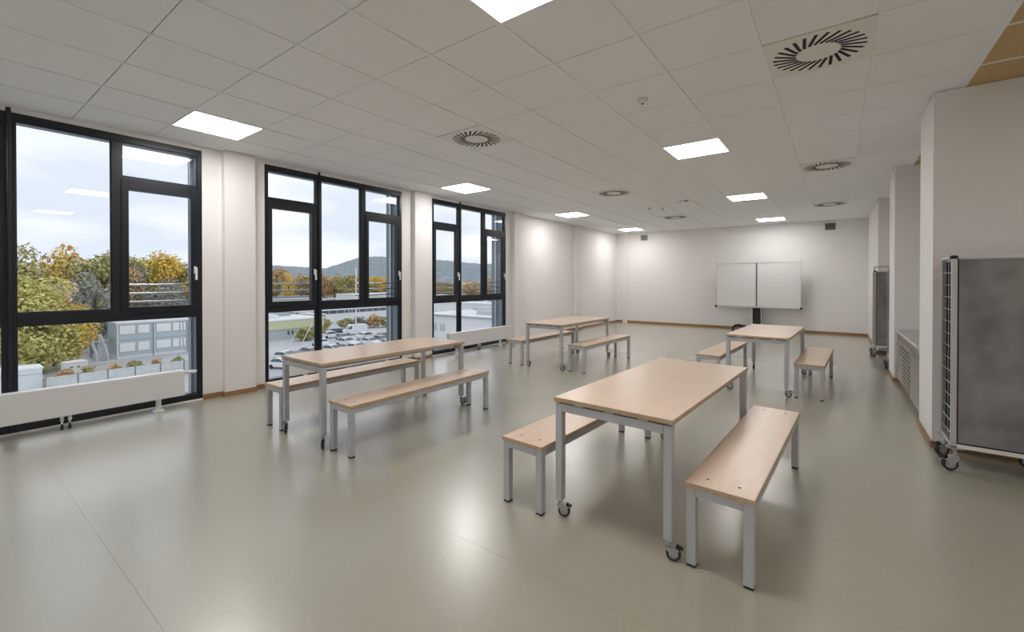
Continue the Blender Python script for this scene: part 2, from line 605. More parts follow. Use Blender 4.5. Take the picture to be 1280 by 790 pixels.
# ------------------------------------------------------------------ radiators
def make_radiator(label):
    r = thing('radiator', label, 'radiator', group='low radiators under the windows')
    L = 1.905
    MB().box(-0.008, 0.0, 0, L, 0.14, 0.43).obj('front_panel', 'radiator_white', r, bevel=0.003)
    MB().box(-0.108, -0.100, 0, L, 0.14, 0.43).obj('back_panel', 'radiator_white', r, bevel=0.003)
    MB().box(-0.100, -0.008, 0, L, 0.424, 0.432).obj('top_cover', 'radiator_white', r, bevel=0.002)
    for ya in (0.0, L - 0.012):
        MB().box(-0.100, -0.008, ya, ya + 0.012, 0.14, 0.426).obj('side_cover', 'radiator_white', r)
    cv = MB()
    for k in range(32):
        cv.box(-0.095, -0.013, 0.03 + k * 0.058, 0.034 + k * 0.058, 0.15, 0.42)
    cv.obj('convector_fins', 'radiator_white', r, smooth=False)
    for yy in (0.24, L - 0.235):
        ft = MB().box(-0.075, -0.035, yy - 0.022, yy + 0.022, 0.012, 0.15).obj('foot', 'radiator_white', r, bevel=0.003)
        MB().lathe([(0.0, 0.0), (0.055, 0.0), (0.055, 0.008), (0.045, 0.013), (0.0, 0.013)], 20, c=(-0.055, yy, 0)).obj('foot_plate', 'radiator_white', ft)
    for yy in (0.90, 0.955):
        v = MB().tube((-0.05, yy, 0.0), (-0.05, yy, 0.14), 0.008, n=10).lathe([(0.0, 0.085), (0.016, 0.085), (0.018, 0.10), (0.016, 0.125), (0.0, 0.125)], 12, c=(-0.05, yy, 0))
        vo = v.obj('valve', 'chrome', r)
        MB().lathe([(0.0, 0.0), (0.016, 0.0), (0.012, 0.02), (0.009, 0.055), (0.0, 0.055)], 12, c=(-0.05, yy, 0)).obj('valve_rosette', 'black_plastic', vo)
    th = MB().tube((-0.03, L, 0.40), (-0.03, L + 0.03, 0.40), 0.010, n=12)
    th.lathe([(0.0, 0.03), (0.018, 0.03), (0.022, 0.05), (0.020, 0.115), (0.014, 0.125), (0.0, 0.125)], 16, axis='Y', c=(-0.03, L, 0.40))
    th.obj('thermostat', 'handle_white', r)
    return r


rad = make_radiator('low white radiator in front of the window with the yellow tree')
rad.location = (-6.12, -0.08, 0)
copy_tree(rad, (-6.12, 3.06, 0), 0, 'low white radiator in front of the car park window, behind a bench')
copy_tree(rad, (-6.12, 6.21, 0), 0, 'low white radiator in front of the window nearest the whiteboard wall')
copy_tree(rad, (-6.12, -3.19, 0), 0, 'low white radiator in front of the window farthest from the whiteboard')

# ------------------------------------------------------------------ casters
def caster(parent, loc, ang, h, wr, ww, brake=True, plate=0.0, wheel_mat='rubber'):
    """swivel caster hanging from loc (its top), standing on the floor h below"""
    tr = wr * 0.62
    c = MB()
    c.tube((0, 0, 0), (0, 0, -h + wr * 2.05), 0.011, n=10)
    if plate:
        c.lathe([(0.0, 0.0), (plate, 0.0), (plate, -0.006), (plate * 0.6, -0.014), (0, -0.014)], 18)
    hw = ww / 2 + 0.003
    zt = -h + wr * 2.12
    # hood
    c.prism([(-0.018, zt + 0.006), (tr * 0.6, zt + 0.006), (tr + wr * 0.75, zt - wr * 0.45), (tr + wr * 0.75, zt - wr * 0.58), (tr * 0.6, zt - 0.004), (-0.018, zt - 0.004)], -hw - 0.003, hw + 0.003, 'Y')
    for s in (-1, 1):
        y0, y1 = (hw, hw + 0.003) if s > 0 else (-hw - 0.003, -hw)
        c.prism([(-0.018, zt), (tr * 0.7, zt), (tr + wr * 0.62, zt - wr * 0.5), (tr + wr * 0.28, -h + wr * 0.80), (tr, -h + wr * 0.72), (tr - wr * 0.28, -h + wr * 0.85), (-0.018, zt - wr * 0.35)], y0, y1, 'Y')
    c.tube((tr, -hw - 0.005, -h + wr), (tr, hw + 0.005, -h + wr), wr * 0.14, n=8)
    o = c.obj('caster', 'caster_grey', parent, loc, ang)
    whl = MB().lathe([(wr * 0.66, -ww * 0.48), (wr * 0.93, -ww / 2), (wr, -ww * 0.3), (wr, ww * 0.3), (wr * 0.93, ww / 2), (wr * 0.66, ww * 0.48), (wr * 0.66, -ww * 0.48)], 24, axis='Y', c=(tr, 0, -h + wr))
    whl.obj('wheel', wheel_mat, o)
    MB().lathe([(0, -ww * 0.42), (wr * 0.3, -ww * 0.42), (wr * 0.36, -ww * 0.3), (wr * 0.5, -ww * 0.3), (wr * 0.55, -ww * 0.46), (wr * 0.67, -ww * 0.46), (wr * 0.67, ww * 0.46), (wr * 0.55, ww * 0.46), (wr * 0.5, ww * 0.3), (wr * 0.36, ww * 0.3), (wr * 0.3, ww * 0.42), (0, ww * 0.42)], 24, axis='Y', c=(tr, 0, -h + wr)).obj('hub', 'caster_grey', o)
    if brake:
        b = MB().rbox((tr + wr * 0.85, 0, zt - wr * 0.15), (wr * 0.9, ww * 1.1, 0.006), R(14), 'Y').rbox((tr + wr * 0.55, 0, zt + wr * 0.02), (wr * 0.35, ww * 0.8, 0.012), R(20), 'Y')
        b.obj('brake_pedal', 'black_plastic', o)
    return o


# ------------------------------------------------------------------ tables
TW, TL_, TH = 0.74, 1.80, 0.752


def edge_bands(parent, wd, ln, top):
    e = 0.0015
    for x0, x1, y0, y1 in ((-wd / 2 - e, -wd / 2 + e, -ln / 2, ln / 2), (wd / 2 - e, wd / 2 + e, -ln / 2, ln / 2),
                           (-wd / 2 - e, wd / 2 + e, -ln / 2 - e, -ln / 2 + e), (-wd / 2 - e, wd / 2 + e, ln / 2 - e, ln / 2 + e)):
        MB().box(x0, x1, y0, y1, top - 0.0265, top - 0.0012).obj('edge_band', 'beech_edge', parent, smooth=False)


def make_table(label, angs, group='wheeled dining tables'):
    t = thing('dining_table', label, 'table', group=group)
    tt = MB().box(-TW / 2, TW / 2, -TL_ / 2, TL_ / 2, TH - 0.027, TH).obj('tabletop', 'beech', t, bevel=0.0025)
    edge_bands(tt, TW, TL_, TH)
    lw, ins = 0.046, 0.006
    zr = TH - 0.027 - 0.010
    for s in (-1, 1):
        y0 = s * (TL_ / 2 - ins)
        ya, yb = sorted((y0, y0 - s * lw))
        MB().box(-TW / 2 + ins + lw, TW / 2 - ins - lw, ya, yb, zr - 0.048, zr).obj('end_rail', 'leg_grey', t, bevel=0.002)
        for xx in (-0.20, 0.0, 0.20):
            MB().box(xx - 0.028, xx + 0.028, ya + 0.003, yb - 0.003, zr, zr + 0.010).obj('spacer', 'leg_grey', t, smooth=False)
        MB().box(-TW / 2 + 0.03, TW / 2 - 0.03, ya + 0.012, yb - 0.012, zr, zr + 0.010).obj('shadow_joint', 'shadow_gap', t, smooth=False)
    for s in (-1, 1):
        x = s * (TW / 2 - 0.13)
        MB().box(x - 0.02, x + 0.02, -TL_ / 2 + ins + lw, TL_ / 2 - ins - lw, zr - 0.032, zr + 0.010).obj('side_rail', 'leg_grey', t, bevel=0.002)
    k = 0
    for sy in (-1, 1):
        for sx in (-1, 1):
            xa, xb = sorted((sx * (TW / 2 - ins), sx * (TW / 2 - ins - lw)))
            ya, yb = sorted((sy * (TL_ / 2 - ins), sy * (TL_ / 2 - ins - lw)))
            MB().box(xa, xb, ya, yb, 0.108, zr).obj('leg', 'leg_grey', t, bevel=0.003)
            caster(t, ((xa + xb) / 2, (ya + yb) / 2, 0.108), R(angs[k]), 0.108, 0.0375, 0.024)
            k += 1
    return t


T = make_table('wheeled beech table standing between two benches beside the tall grey cart', [24, 18, -30, 30])
T.location, T.rotation_euler = (-1.005, 3.24, 0), (0, 0, R(-2.8))
for loc, rz, lab, angs in (((-3.965, 2.98, 0), -1.0, 'wheeled beech table next to the car park window', [-29, -31, 45, 42]),
                           ((-3.955, 7.14, 0), -1.0, 'wheeled beech table beside the blank wall past the last window', [10, 15, -20, 25]),
                           ((-0.80, 7.42, 0), -2.6, 'wheeled beech table in front of the whiteboard', [20, 20, -82, 10])):
    c = copy_tree(T, loc, R(rz), lab)
    cs = [o for o in c.children if o.name.startswith('caster')]
    for o, a in zip(cs, angs):
        o.rotation_euler = (0, 0, R(a))

# ------------------------------------------------------------------ benches
BW, BL, BH = 0.322, 1.79, 0.438


def make_bench(label):
    t = thing('bench', label, 'bench', group='beech benches beside the tables')
    st = MB().box(-BW / 2, BW / 2, -BL / 2, BL / 2, BH - 0.027, BH).obj('seat', 'beech', t, bevel=0.0025)
    edge_bands(st, BW, BL, BH)
    lw, ins = 0.046, 0.005
    zr = BH - 0.027
    for sy in (-1, 1):
        for sx in (-1, 1):
            MB().lathe([(0.0, 0.0016), (0.006, 0.0014), (0.0085, 0.0), (0.0, -0.0005)], 12, c=(sx * 0.075, sy * (BL / 2 - 0.10), BH)).obj('screw', 'screw_dark', st)
            xa, xb = sorted((sx * (BW / 2 - ins), sx * (BW / 2 - ins - lw)))
            ya, yb = sorted((sy * (BL / 2 - ins), sy * (BL / 2 - ins - lw)))
            lg = MB().box(xa, xb, ya, yb, 0.012, zr).obj('leg', 'leg_grey', t, bevel=0.003)
            MB().box(xa + 0.001, xb - 0.001, ya + 0.001, yb - 0.001, 0.0, 0.012).obj('foot_cap', 'black_plastic', lg, bevel=0.002)
        ya, yb = sorted((sy * (BL / 2 - ins), sy * (BL / 2 - ins - lw)))
        MB().box(-BW / 2 + ins + lw, BW / 2 - ins - lw, ya, yb, zr - 0.042, zr).obj('end_rail', 'leg_grey', t, bevel=0.002)
    for sx in (-1, 1):
        xa, xb = sorted((sx * (BW / 2 - ins), sx * (BW / 2 - ins - lw)))
        MB().box(xa, xb, -BL / 2 + ins + lw, BL / 2 - ins - lw, zr - 0.042, zr).obj('side_rail', 'leg_grey', t, bevel=0.002)
    return t


B = make_bench('beech bench close to the tall grey cart, on the cart side of its table')
B.location, B.rotation_euler = (-0.425, 3.24, 0), (0, 0, R(-2.5))
for loc, rz, lab in (((-1.59, 3.20, 0), -2.8, 'beech bench on the window side of the table next to the grey cart'),
                     ((-4.53, 2.98, 0), 0.3, 'beech bench on the window side of the table at the car park window'),
                     ((-3.38, 3.00, 0), -0.3, 'beech bench on the room side of the table at the car park window'),
                     ((-4.51, 7.11, 0), -2.0, 'beech bench on the wall side of the table by the blank wall'),
                     ((-3.33, 7.16, 0), -1.6, 'beech bench on the room side of the table by the blank wall'),
                     ((-1.405, 7.46, 0), -2.6, 'beech bench on the window side of the table in front of the whiteboard'),
                     ((-0.225, 7.45, 0), -2.6, 'beech bench on the counter side of the table in front of the whiteboard')):
    copy_tree(B, loc, R(rz), lab)

# ------------------------------------------------------------------ ceiling lights
L0 = thing('ceiling_light', 'x', 'light', group='square ceiling light panels')
MB().box(0.004, M - 0.004, 0.004, 0.016, -0.002, 0.022).box(0.004, M - 0.004, M - 0.016, M - 0.004, -0.002, 0.022).box(0.004, 0.016, 0.016, M - 0.016, -0.002, 0.022).box(M - 0.016, M - 0.004, 0.016, M - 0.016, -0.002, 0.022).obj('light_frame', 'ceiling_bar', L0, smooth=False)
MB().box(0.016, M - 0.016, 0.016, M - 0.016, 0.001, 0.006).obj('light_panel', 'panel_light', L0, smooth=False)
LAB = {(-7, -1): 'lit ceiling panel above the radiator of the yellow tree window', (-1, -1): 'lit ceiling panel one tile column from the big air outlet, over the open floor',
       (-7, 5): 'lit ceiling panel by the window pilaster between the last two windows', (-1, 5): 'lit ceiling panel between the two tables nearest the steel counter',
       (-7, 11): 'lit ceiling panel beside the blank wall past the last window', (-1, 11): 'lit ceiling panel between the whiteboard and the table before it',
       (-7, 17): 'lit ceiling panel in the corner above the pipe chase', (-1, 17): 'lit ceiling panel right above the whiteboard',
       (-7, -7): 'lit ceiling panel by the window farthest from the whiteboard', (-1, -7): 'lit ceiling panel by the wall opposite the whiteboard',
       (5, -7): 'added unseen fill panel among wood-wool tiles by the wall opposite the whiteboard', (5, -1): 'added unseen fill panel among wood-wool tiles near the tall grey trolley'}
first = True
for i, j in LIGHTS:
    loc = (GX + i * M, GY + j * M, H)
    if first:
        L0.location = loc
        L0['label'] = LAB[(i, j)]
        first = False
    else:
        copy_tree(L0, loc, 0, LAB[(i, j)])

# ------------------------------------------------------------------ swirl air outlets
D0 = thing('air_outlet', 'x', 'air outlet', group='square swirl air outlets in the ceiling')
MB().box(-M / 2 + 0.012, M / 2 - 0.012, -M / 2 + 0.004, M / 2 - 0.004, -0.002, 0.012).obj('outlet_plate', 'diffuser_plate', D0, bevel=0.001)
sl = MB().prism([(-0.080, -0.0105), (0.080, -0.0105), (0.080, 0.0105), (-0.080, 0.0105)], -0.0035, -0.0018, 'Z').mesh('slot', 'slot_black', smooth=False)
for k in range(26):
    a = 2 * math.pi * k / 26
    o = link('slot', sl, D0, (0.205 * math.cos(a), 0.205 * math.sin(a), 0), a + R(24))
DL = {(-4, 2): 'swirl air outlet over the gap between the two front tables', (1, 2): 'cream swirl air outlet above the bench next to the tall grey cart',
      (-4, 8): 'swirl air outlet above the table by the blank wall', (1, 8): 'swirl air outlet above the table in front of the whiteboard',
      (-4, 14): 'swirl air outlet between the blank wall table and the whiteboard wall', (1, 14): 'swirl air outlet nearest the dark wall vent and far cart',
      (-4, -4): 'swirl air outlet farthest from the whiteboard, on the window side', (1, -4): 'swirl air outlet farthest from the whiteboard, on the cart side'}
first = True
for i, j in DIFFS:
    loc = (GX + (i + 0.5) * M, GY + (j + 0.5) * M, H)
    if first:
        D0.location = loc
        D0['label'] = DL[(i, j)]
        first = False
    else:
        copy_tree(D0, loc, 0, DL[(i, j)])

# detectors
def detector(loc, label, r=0.05):
    d = thing('smoke_detector', label, 'detector', loc, group='small round devices on the ceiling')
    MB().lathe([(0, 0), (r, 0), (r, -0.012), (r * 0.82, -0.028), (r * 0.5, -0.034), (0, -0.034)], 24).obj('detector_body', 'detector_white', d)
    MB().lathe([(0, -0.033), (r * 0.32, -0.033), (r * 0.26, -0.042), (0, -0.044)], 16).obj('detector_cap', 'vent_dark', d)
    return d


detector((-1.43, 3.94, H), 'round white smoke detector on the tile near the big air outlet', 0.042)
detector((-3.42, 9.89, H), 'small round white detector next to a dark sensor bud, far down the ceiling', 0.045)
s = thing('ceiling_sensor', 'small dark sensor bud beside the far detector on the ceiling', 'sensor', (-3.18, 10.05, H))
MB().lathe([(0, 0), (0.028, 0), (0.028, -0.008), (0, -0.008)], 16).obj('sensor_collar', 'detector_white', s)
MB().lathe([(0.016, -0.008), (0.018, -0.03), (0.010, -0.045), (0, -0.047)], 14).obj('sensor_head', 'vent_dark', s)
s = thing('camera_bracket', 'thin grey sensor on an angled arm under the ceiling tiles', 'sensor', (-2.57, 9.35, H))
MB().lathe([(0, 0), (0.035, 0), (0.03, -0.012), (0, -0.014)], 16).obj('bracket_base', 'detector_white', s)
MB().path([(0, 0, -0.01), (-0.02, -0.02, -0.035), (-0.10, -0.05, -0.045)], 0.009).obj('bracket_arm', 'detector_white', s)
MB().lathe([(0, -0.005), (0.05, -0.005), (0.05, -0.02), (0.03, -0.03), (0, -0.03)], 16, c=(0.08, 0.05, 0)).obj('sensor_head', 'vent_grey', s)

# ------------------------------------------------------------------ wall vents
def wall_vent(x0, x1, z0, z1, m, label):
    v = thing('wall_vent', label, 'vent', ((x0 + x1) / 2, YB, z0), group='air vents high on the whiteboard wall')
    wd, hh = x1 - x0, z1 - z0
    f = MB().box(-wd / 2, wd / 2, -0.012, 0, 0, 0.014).box(-wd / 2, wd / 2, -0.012, 0, hh - 0.014, hh).box(-wd / 2, -wd / 2 + 0.014, -0.012, 0, 0.014, hh - 0.014).box(wd / 2 - 0.014, wd / 2, -0.012, 0, 0.014, hh - 0.014)
    f.obj('vent_frame', m, v, smooth=False)
    MB().box(-wd / 2 + 0.014, wd / 2 - 0.014, -0.003, 0, 0.014, hh - 0.014).obj('vent_backing', 'vent_dark', v, smooth=False)
    n = 7
    for k in range(n):
        z = 0.014 + (hh - 0.028) * (k + 0.5) / n
        MB().rbox((0, -0.007, z), (wd - 0.028, 0.012, 0.003), R(35), 'X').obj('slat', m, v, smooth=False)


wall_vent(-5.45, -5.21, 2.865, 3.055, 'vent_grey', 'pale grey wall vent beside the pipe chase corner')
wall_vent(-0.245, -0.01, 2.875, 3.057, 'vent_dark', 'dark wall vent above and beside the whiteboard, by the niche blocks')

# ------------------------------------------------------------------ whiteboard
wbd = thing('whiteboard', 'double panel whiteboard on a black column stand', 'whiteboard', (-1.86, 14.56, 0))
MB().box(-0.105, 0.105, -0.02, 0.06, 0.03, 1.9).obj('column', 'black_plastic', wbd, bevel=0.003)
MB().box(-0.135, -0.105, -0.02, 0.06, 0.03, 1.9).box(0.105, 0.135, -0.02, 0.06, 0.03, 1.9).obj('column_edge', 'aluminium', wbd, bevel=0.002)
for a, b_ in ((-1.085, -0.012), (0.012, 1.09)):
    pn = MB().box(a + 0.012, b_ - 0.012, -0.052, -0.035, 0.735, 1.985).obj('board_panel', 'whiteboard_face', wbd, bevel=0.002)
    MB().box(a, a + 0.014, -0.057, -0.03, 0.72, 2.0).box(b_ - 0.014, b_, -0.057, -0.03, 0.72, 2.0).box(a + 0.014, b_ - 0.014, -0.057, -0.03, 0.72, 0.737).box(a + 0.014, b_ - 0.014, -0.057, -0.03, 1.983, 2.0).obj('board_frame', 'aluminium', pn, smooth=False)
MB().box(-0.012, 0.012, -0.05, -0.03, 0.70, 2.0).obj('centre_joint', 'black_plastic', wbd, smooth=False)
MB().box(-1.085, 1.09, -0.09, -0.03, 0.685, 0.72).obj('pen_tray', 'aluminium', wbd, bevel=0.004)
for x, z in ((-1.09, 0.70), (1.09, 0.70)):
    MB().box(x - 0.03, x + 0.03, -0.095, -0.02, z - 0.025, z + 0.035).obj('corner_cap', 'black_plastic', wbd, bevel=0.006)
for x in (-1.09, 1.09):
    MB().box(x - 0.025, x + 0.025, -0.06, -0.02, 1.995, 2.015).obj('corner_cap', 'aluminium', wbd, bevel=0.005)
    MB().tube((x, -0.04, 2.01), (x + 0.02 * (1 if x > 0 else -1), -0.04, 2.055), 0.008).obj('board_peg', 'aluminium', wbd)
for s in (-1, 1):
    pts = [(0.07, 0.10), (0.25, 0.175), (0.42, 0.205), (0.54, 0.185), (0.60, 0.12), (0.61, 0.0), (0.555, 0.0), (0.545, 0.08), (0.50, 0.115), (0.40, 0.12), (0.24, 0.075), (0.07, 0.0)]
    MB().prism([(s * p, q) for p, q in pts], -0.30, -0.22, 'Y').box(min(s * 0.03, s * 0.13), max(s * 0.03, s * 0.13), -0.30, 0.05, 0.02, 0.10).obj('stand_foot', 'black_plastic', wbd, bevel=0.004)
MB().box(-0.16, 0.16, -0.05, 0.10, 0.0, 0.03).obj('base_plate', 'black_plastic', wbd, bevel=0.004)

# ------------------------------------------------------------------ trolleys
CW, CD, CZ0, CZ1 = 0.56, 0.42, 0.195, 1.665


def make_cart(label):
    c = thing('trolley', label, 'trolley', group='tall tray trolleys with concrete grey panels')
    p = 0.034
    for sx, sy in ((0, 0), (1, 0), (0, 1), (1, 1)):
        x0 = 0 if sx == 0 else CW - p
        y0 = 0 if sy == 0 else CD - p
        MB().box(x0, x0 + p, y0, y0 + p, CZ0, CZ1 - 0.012).obj('post', 'aluminium', c, bevel=0.005, seg=2)
    MB().box(p + 0.008, CW - p - 0.008, 0.004, 0.022, CZ0 + 0.03, CZ1 - 0.022).obj('front_panel', 'concrete_laminate', c, bevel=0.002)
    g = MB().box(p, p + 0.008, 0.003, 0.024, CZ0 + 0.02, CZ1 - 0.012).box(CW - p - 0.008, CW - p, 0.003, 0.024, CZ0 + 0.02, CZ1 - 0.012).box(p + 0.008, CW - p - 0.008, 0.003, 0.024, CZ0 + 0.02, CZ0 + 0.03)
    g.obj('panel_gasket', 'black_plastic', c, smooth=False)
    MB().box(p, CW - p, -0.003, 0.03, CZ0 - 0.012, CZ0 + 0.02).obj('bottom_rail', 'cart_white', c, bevel=0.003)
    MB().box(0, p, p, CD - p, CZ0 - 0.012, CZ0 + 0.02).box(CW - p, CW, p, CD - p, CZ0 - 0.012, CZ0 + 0.02).box(p, CW - p, CD - 0.03, CD, CZ0 - 0.012, CZ0 + 0.02).obj('base_frame', 'aluminium', c, bevel=0.003)
    MB().box(-0.004, CW + 0.004, -0.004, CD + 0.004, CZ1 - 0.012, CZ1 + 0.006).obj('top_cover', 'cart_white', c, bevel=0.006, seg=2)
    MB().box(p + 0.008, CW - p - 0.008, 0.001, 0.012, CZ1 - 0.022, CZ1 - 0.012).obj('top_gasket', 'caster_grey', c, smooth=False)
    for x0 in (-0.008, CW - p - 0.004):
        MB().box(x0, x0 + p + 0.012, -0.009, p, CZ1 - 0.016, CZ1 + 0.010).obj('corner_cap', 'black_plastic', c, bevel=0.006, seg=2)
    MB().box(0.03, 0.04, p, CD - p, CZ0 + 0.03, CZ1 - 0.03).box(CW - 0.04, CW - 0.03, p, CD - p, CZ0 + 0.03, CZ1 - 0.03).obj('inner_side', 'cart_inside', c, smooth=False)
    MB().box(p, CW - p, CD - 0.02, CD - 0.008, CZ0 + 0.03, CZ1 - 0.03).obj('rear_panel', 'concrete_laminate', c, smooth=False)
    for x in (0.012, CW - 0.012):
        wm = MB()
        z = CZ0 + 0.08
        while z < CZ1 - 0.05:
            wm.tube((x, p, z), (x, CD - p, z), 0.0032, n=6)
            z += 0.0975
        for k in (0.5,):
            wm.tube((x + 0.004, p + (CD - 2 * p) * k, CZ0 + 0.03), (x + 0.004, p + (CD - 2 * p) * k, CZ1 - 0.03), 0.0026, n=6)
        wm.obj('wire_grid', 'aluminium', c)
    for x, y, a in ((0.03, 0.03, 200), (CW - 0.03, 0.03, 170), (0.03, CD - 0.03, 215), (CW - 0.03, CD - 0.03, 150)):
        caster(c, (x, y, CZ0 - 0.012), R(a), CZ0 - 0.012, 0.052, 0.032, True, 0.055)
    return c


cart = make_cart('tall grey trolley standing in front of the wide white wall block')
cart.location = (0.722, 4.76, 0)
c2 = copy_tree(cart, (0.60, 11.08, 0), 0, 'tall grey trolley with a tube handle at the far end of the niches')
MB().path([(0.02, 0.30, CZ1), (0.02, 0.30, CZ1 + 0.075), (0.05, 0.30, CZ1 + 0.09), (CW - 0.05, 0.30, CZ1 + 0.09), (CW - 0.02, 0.30, CZ1 + 0.075), (CW - 0.02, 0.30, CZ1)], 0.011).obj('push_handle', 'caster_grey', c2)
copy_tree(cart, (0.712, 9.50, 0), 0, 'tall grey trolley mostly hidden behind the white block past the steel counter')

# ------------------------------------------------------------------ steel counter
k = thing('steel_counter', 'low stainless steel counter with doors and a slotted panel in the niche', 'counter', (0.72, 6.08, 0))
YC = 2.38      # local length
MB().box(0.02, 0.69, 0.01, YC, 0.06, 0.725).obj('cabinet_body', 'steel', k, smooth=False)
MB().box(0.05, 0.69, 0.02, YC, 0.0, 0.06).obj('plinth', 'steel', k, smooth=False)
MB().box(-0.012, 0.695, 0.0, YC + 0.004, 0.725, 0.765).obj('worktop', 'steel_top', k, bevel=0.004)
MB().box(0.68, 0.695, 0.0, YC + 0.004, 0.765, 0.80).obj('upstand', 'steel_top', k, bevel=0.002)
MB().box(0.10, 0.60, 0.12, 0.62, 0.765, 0.772).box(0.10, 0.115, 0.12, 0.62, 0.772, 0.785).box(0.585, 0.60, 0.12, 0.62, 0.772, 0.785).box(0.115, 0.585, 0.12, 0.135, 0.772, 0.785).box(0.115, 0.585, 0.605, 0.62, 0.772, 0.785).obj('drop_in_tray', 'steel_top', k, smooth=False)
MB().box(0.004, 0.02, 0.012, YC, 0.655, 0.722).obj('top_fascia', 'steel', k, bevel=0.002)
for a, b_ in ((0.04, 0.96), (1.75, 2.36)):
    d = MB().box(0.0, 0.02, a, b_, 0.07, 0.645).obj('door', 'steel', k, bevel=0.003)
    hy = b_ - 0.035 if a < 1 else a + 0.05
    MB().box(-0.022, -0.010, hy - 0.012, hy + 0.012, 0.47, 0.61).box(-0.012, 0.0, hy - 0.008, hy + 0.008, 0.475, 0.49).box(-0.012, 0.0, hy - 0.008, hy + 0.008, 0.59, 0.605).obj('door_handle', 'aluminium', d, bevel=0.002)
    for z in (0.165, 0.54):
        hy2 = a + 0.03 if a < 1 else b_ - 0.03
        MB().box(-0.010, 0.0, hy2 - 0.018, hy2 + 0.018, z, z + 0.065).obj('hinge', 'aluminium', d, bevel=0.002)
vp = MB().box(0.0, 0.02, 0.99, 1.72, 0.07, 0.645).obj('slotted_panel', 'steel', k, bevel=0.003)
sl = MB().rbox((0, 0, 0), (0.005, 0.085, 0.024), R(18), 'X').mesh('vent_slot', 'slot_black', smooth=False)
lp = MB().rbox((0, 0, 0), (0.008, 0.085, 0.008), R(18), 'X').mesh('vent_lip', 'aluminium', smooth=False)
for cc in range(5):
    for rr in range(10):
        yy, zz = 1.07 + cc * 0.142, 0.115 + rr * 0.053
        link('vent_slot', sl, vp, (-0.001, yy, zz))
        link('vent_lip', lp, vp, (-0.004, yy, zz + 0.016))
MB().box(-0.015, 0.004, 0.66, 0.70, 0.60, 0.70).obj('latch', 'aluminium', k, bevel=0.003)

# ================================================================== OUTSIDE (ground is 10.5 m below the floor)
G = -10.5
MEADOW = MB().prism([(-4200, -2500), (-6.74, -2500), (-6.74, 4200), (-4200, 4200)], G - 1, G - 0.05, 'Z').obj('ground', 'meadow', smooth=False)
tag(MEADOW, 'open ground beyond the yard outside the windows', 'ground', kind='structure')
tag(MB().box(-122, -6.74, -40, 130, G - 0.05, G).obj('yard', 'asphalt', smooth=False), 'light grey asphalt yard and car park outside the windows', 'yard', kind='structure')
tag(MB().box(-77.0, -67.6, -30, 27, G, G + 0.04).obj('verge', 'verge', smooth=False), 'strip of brown dry grass behind the pale fence', 'verge', kind='structure')
tag(MB().box(-6.73, -6.36, -6, 16, G, -0.3).obj('wall_outside', 'outside_render', smooth=False), 'outer wall of the storeys below the windows', 'wall', kind='structure')

# hills
def hill(name, ridge, label, wfront, wback, seed):
    rnd = random.Random(seed)
    vs_, fs = [], []
    pts = []
    for a, b_ in zip(ridge[:-1], ridge[1:]):
        for q in range(10):
            t_ = q / 10
            pts.append([a[i] + (b_[i] - a[i]) * t_ for i in range(3)])
    pts.append(list(ridge[-1]))
    n = 22
    for p in pts:
        for j in range(n + 1):
            v = -1 + 2 * j / n
            s = 1 + (v * wback if v > 0 else v * wfront)
            hgt = p[2] * (math.cos(v * math.pi / 2) ** 1.1 if abs(v) < 1 else 0)
            vs_.append((p[0] * s, p[1] * s, G - 0.5 + hgt + (rnd.uniform(-1.6, 1.6) if 0 < j < n else 0)))
    for i in range(len(pts) - 1):
        for j in range(n):
            a = i * (n + 1) + j
            fs.append((a, a + 1, a + n + 2, a + n + 1))
    m = MB()
    m.v, m.f = vs_, fs
    o = m.obj(name, 'forest_hill_hazed', smooth=False)
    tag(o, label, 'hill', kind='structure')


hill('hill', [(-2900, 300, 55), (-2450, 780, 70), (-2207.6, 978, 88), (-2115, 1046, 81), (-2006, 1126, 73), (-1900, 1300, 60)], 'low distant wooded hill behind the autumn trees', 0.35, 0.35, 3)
hill('hill', [(-1700, 560, 4), (-1500, 740, 22), (-1415.8, 818, 51), (-1318.8, 890, 88), (-1257, 935.6, 94), (-1208.5, 971.5, 87), (-1102.6, 1050, 82.5), (-1047.4, 1090.8, 76), (-976.8, 1143, 68), (-904, 1197, 71), (-700, 1350, 60)], 'large haze-tinted blue-grey wooded hill with a long ridge', 0.4, 0.4, 5)

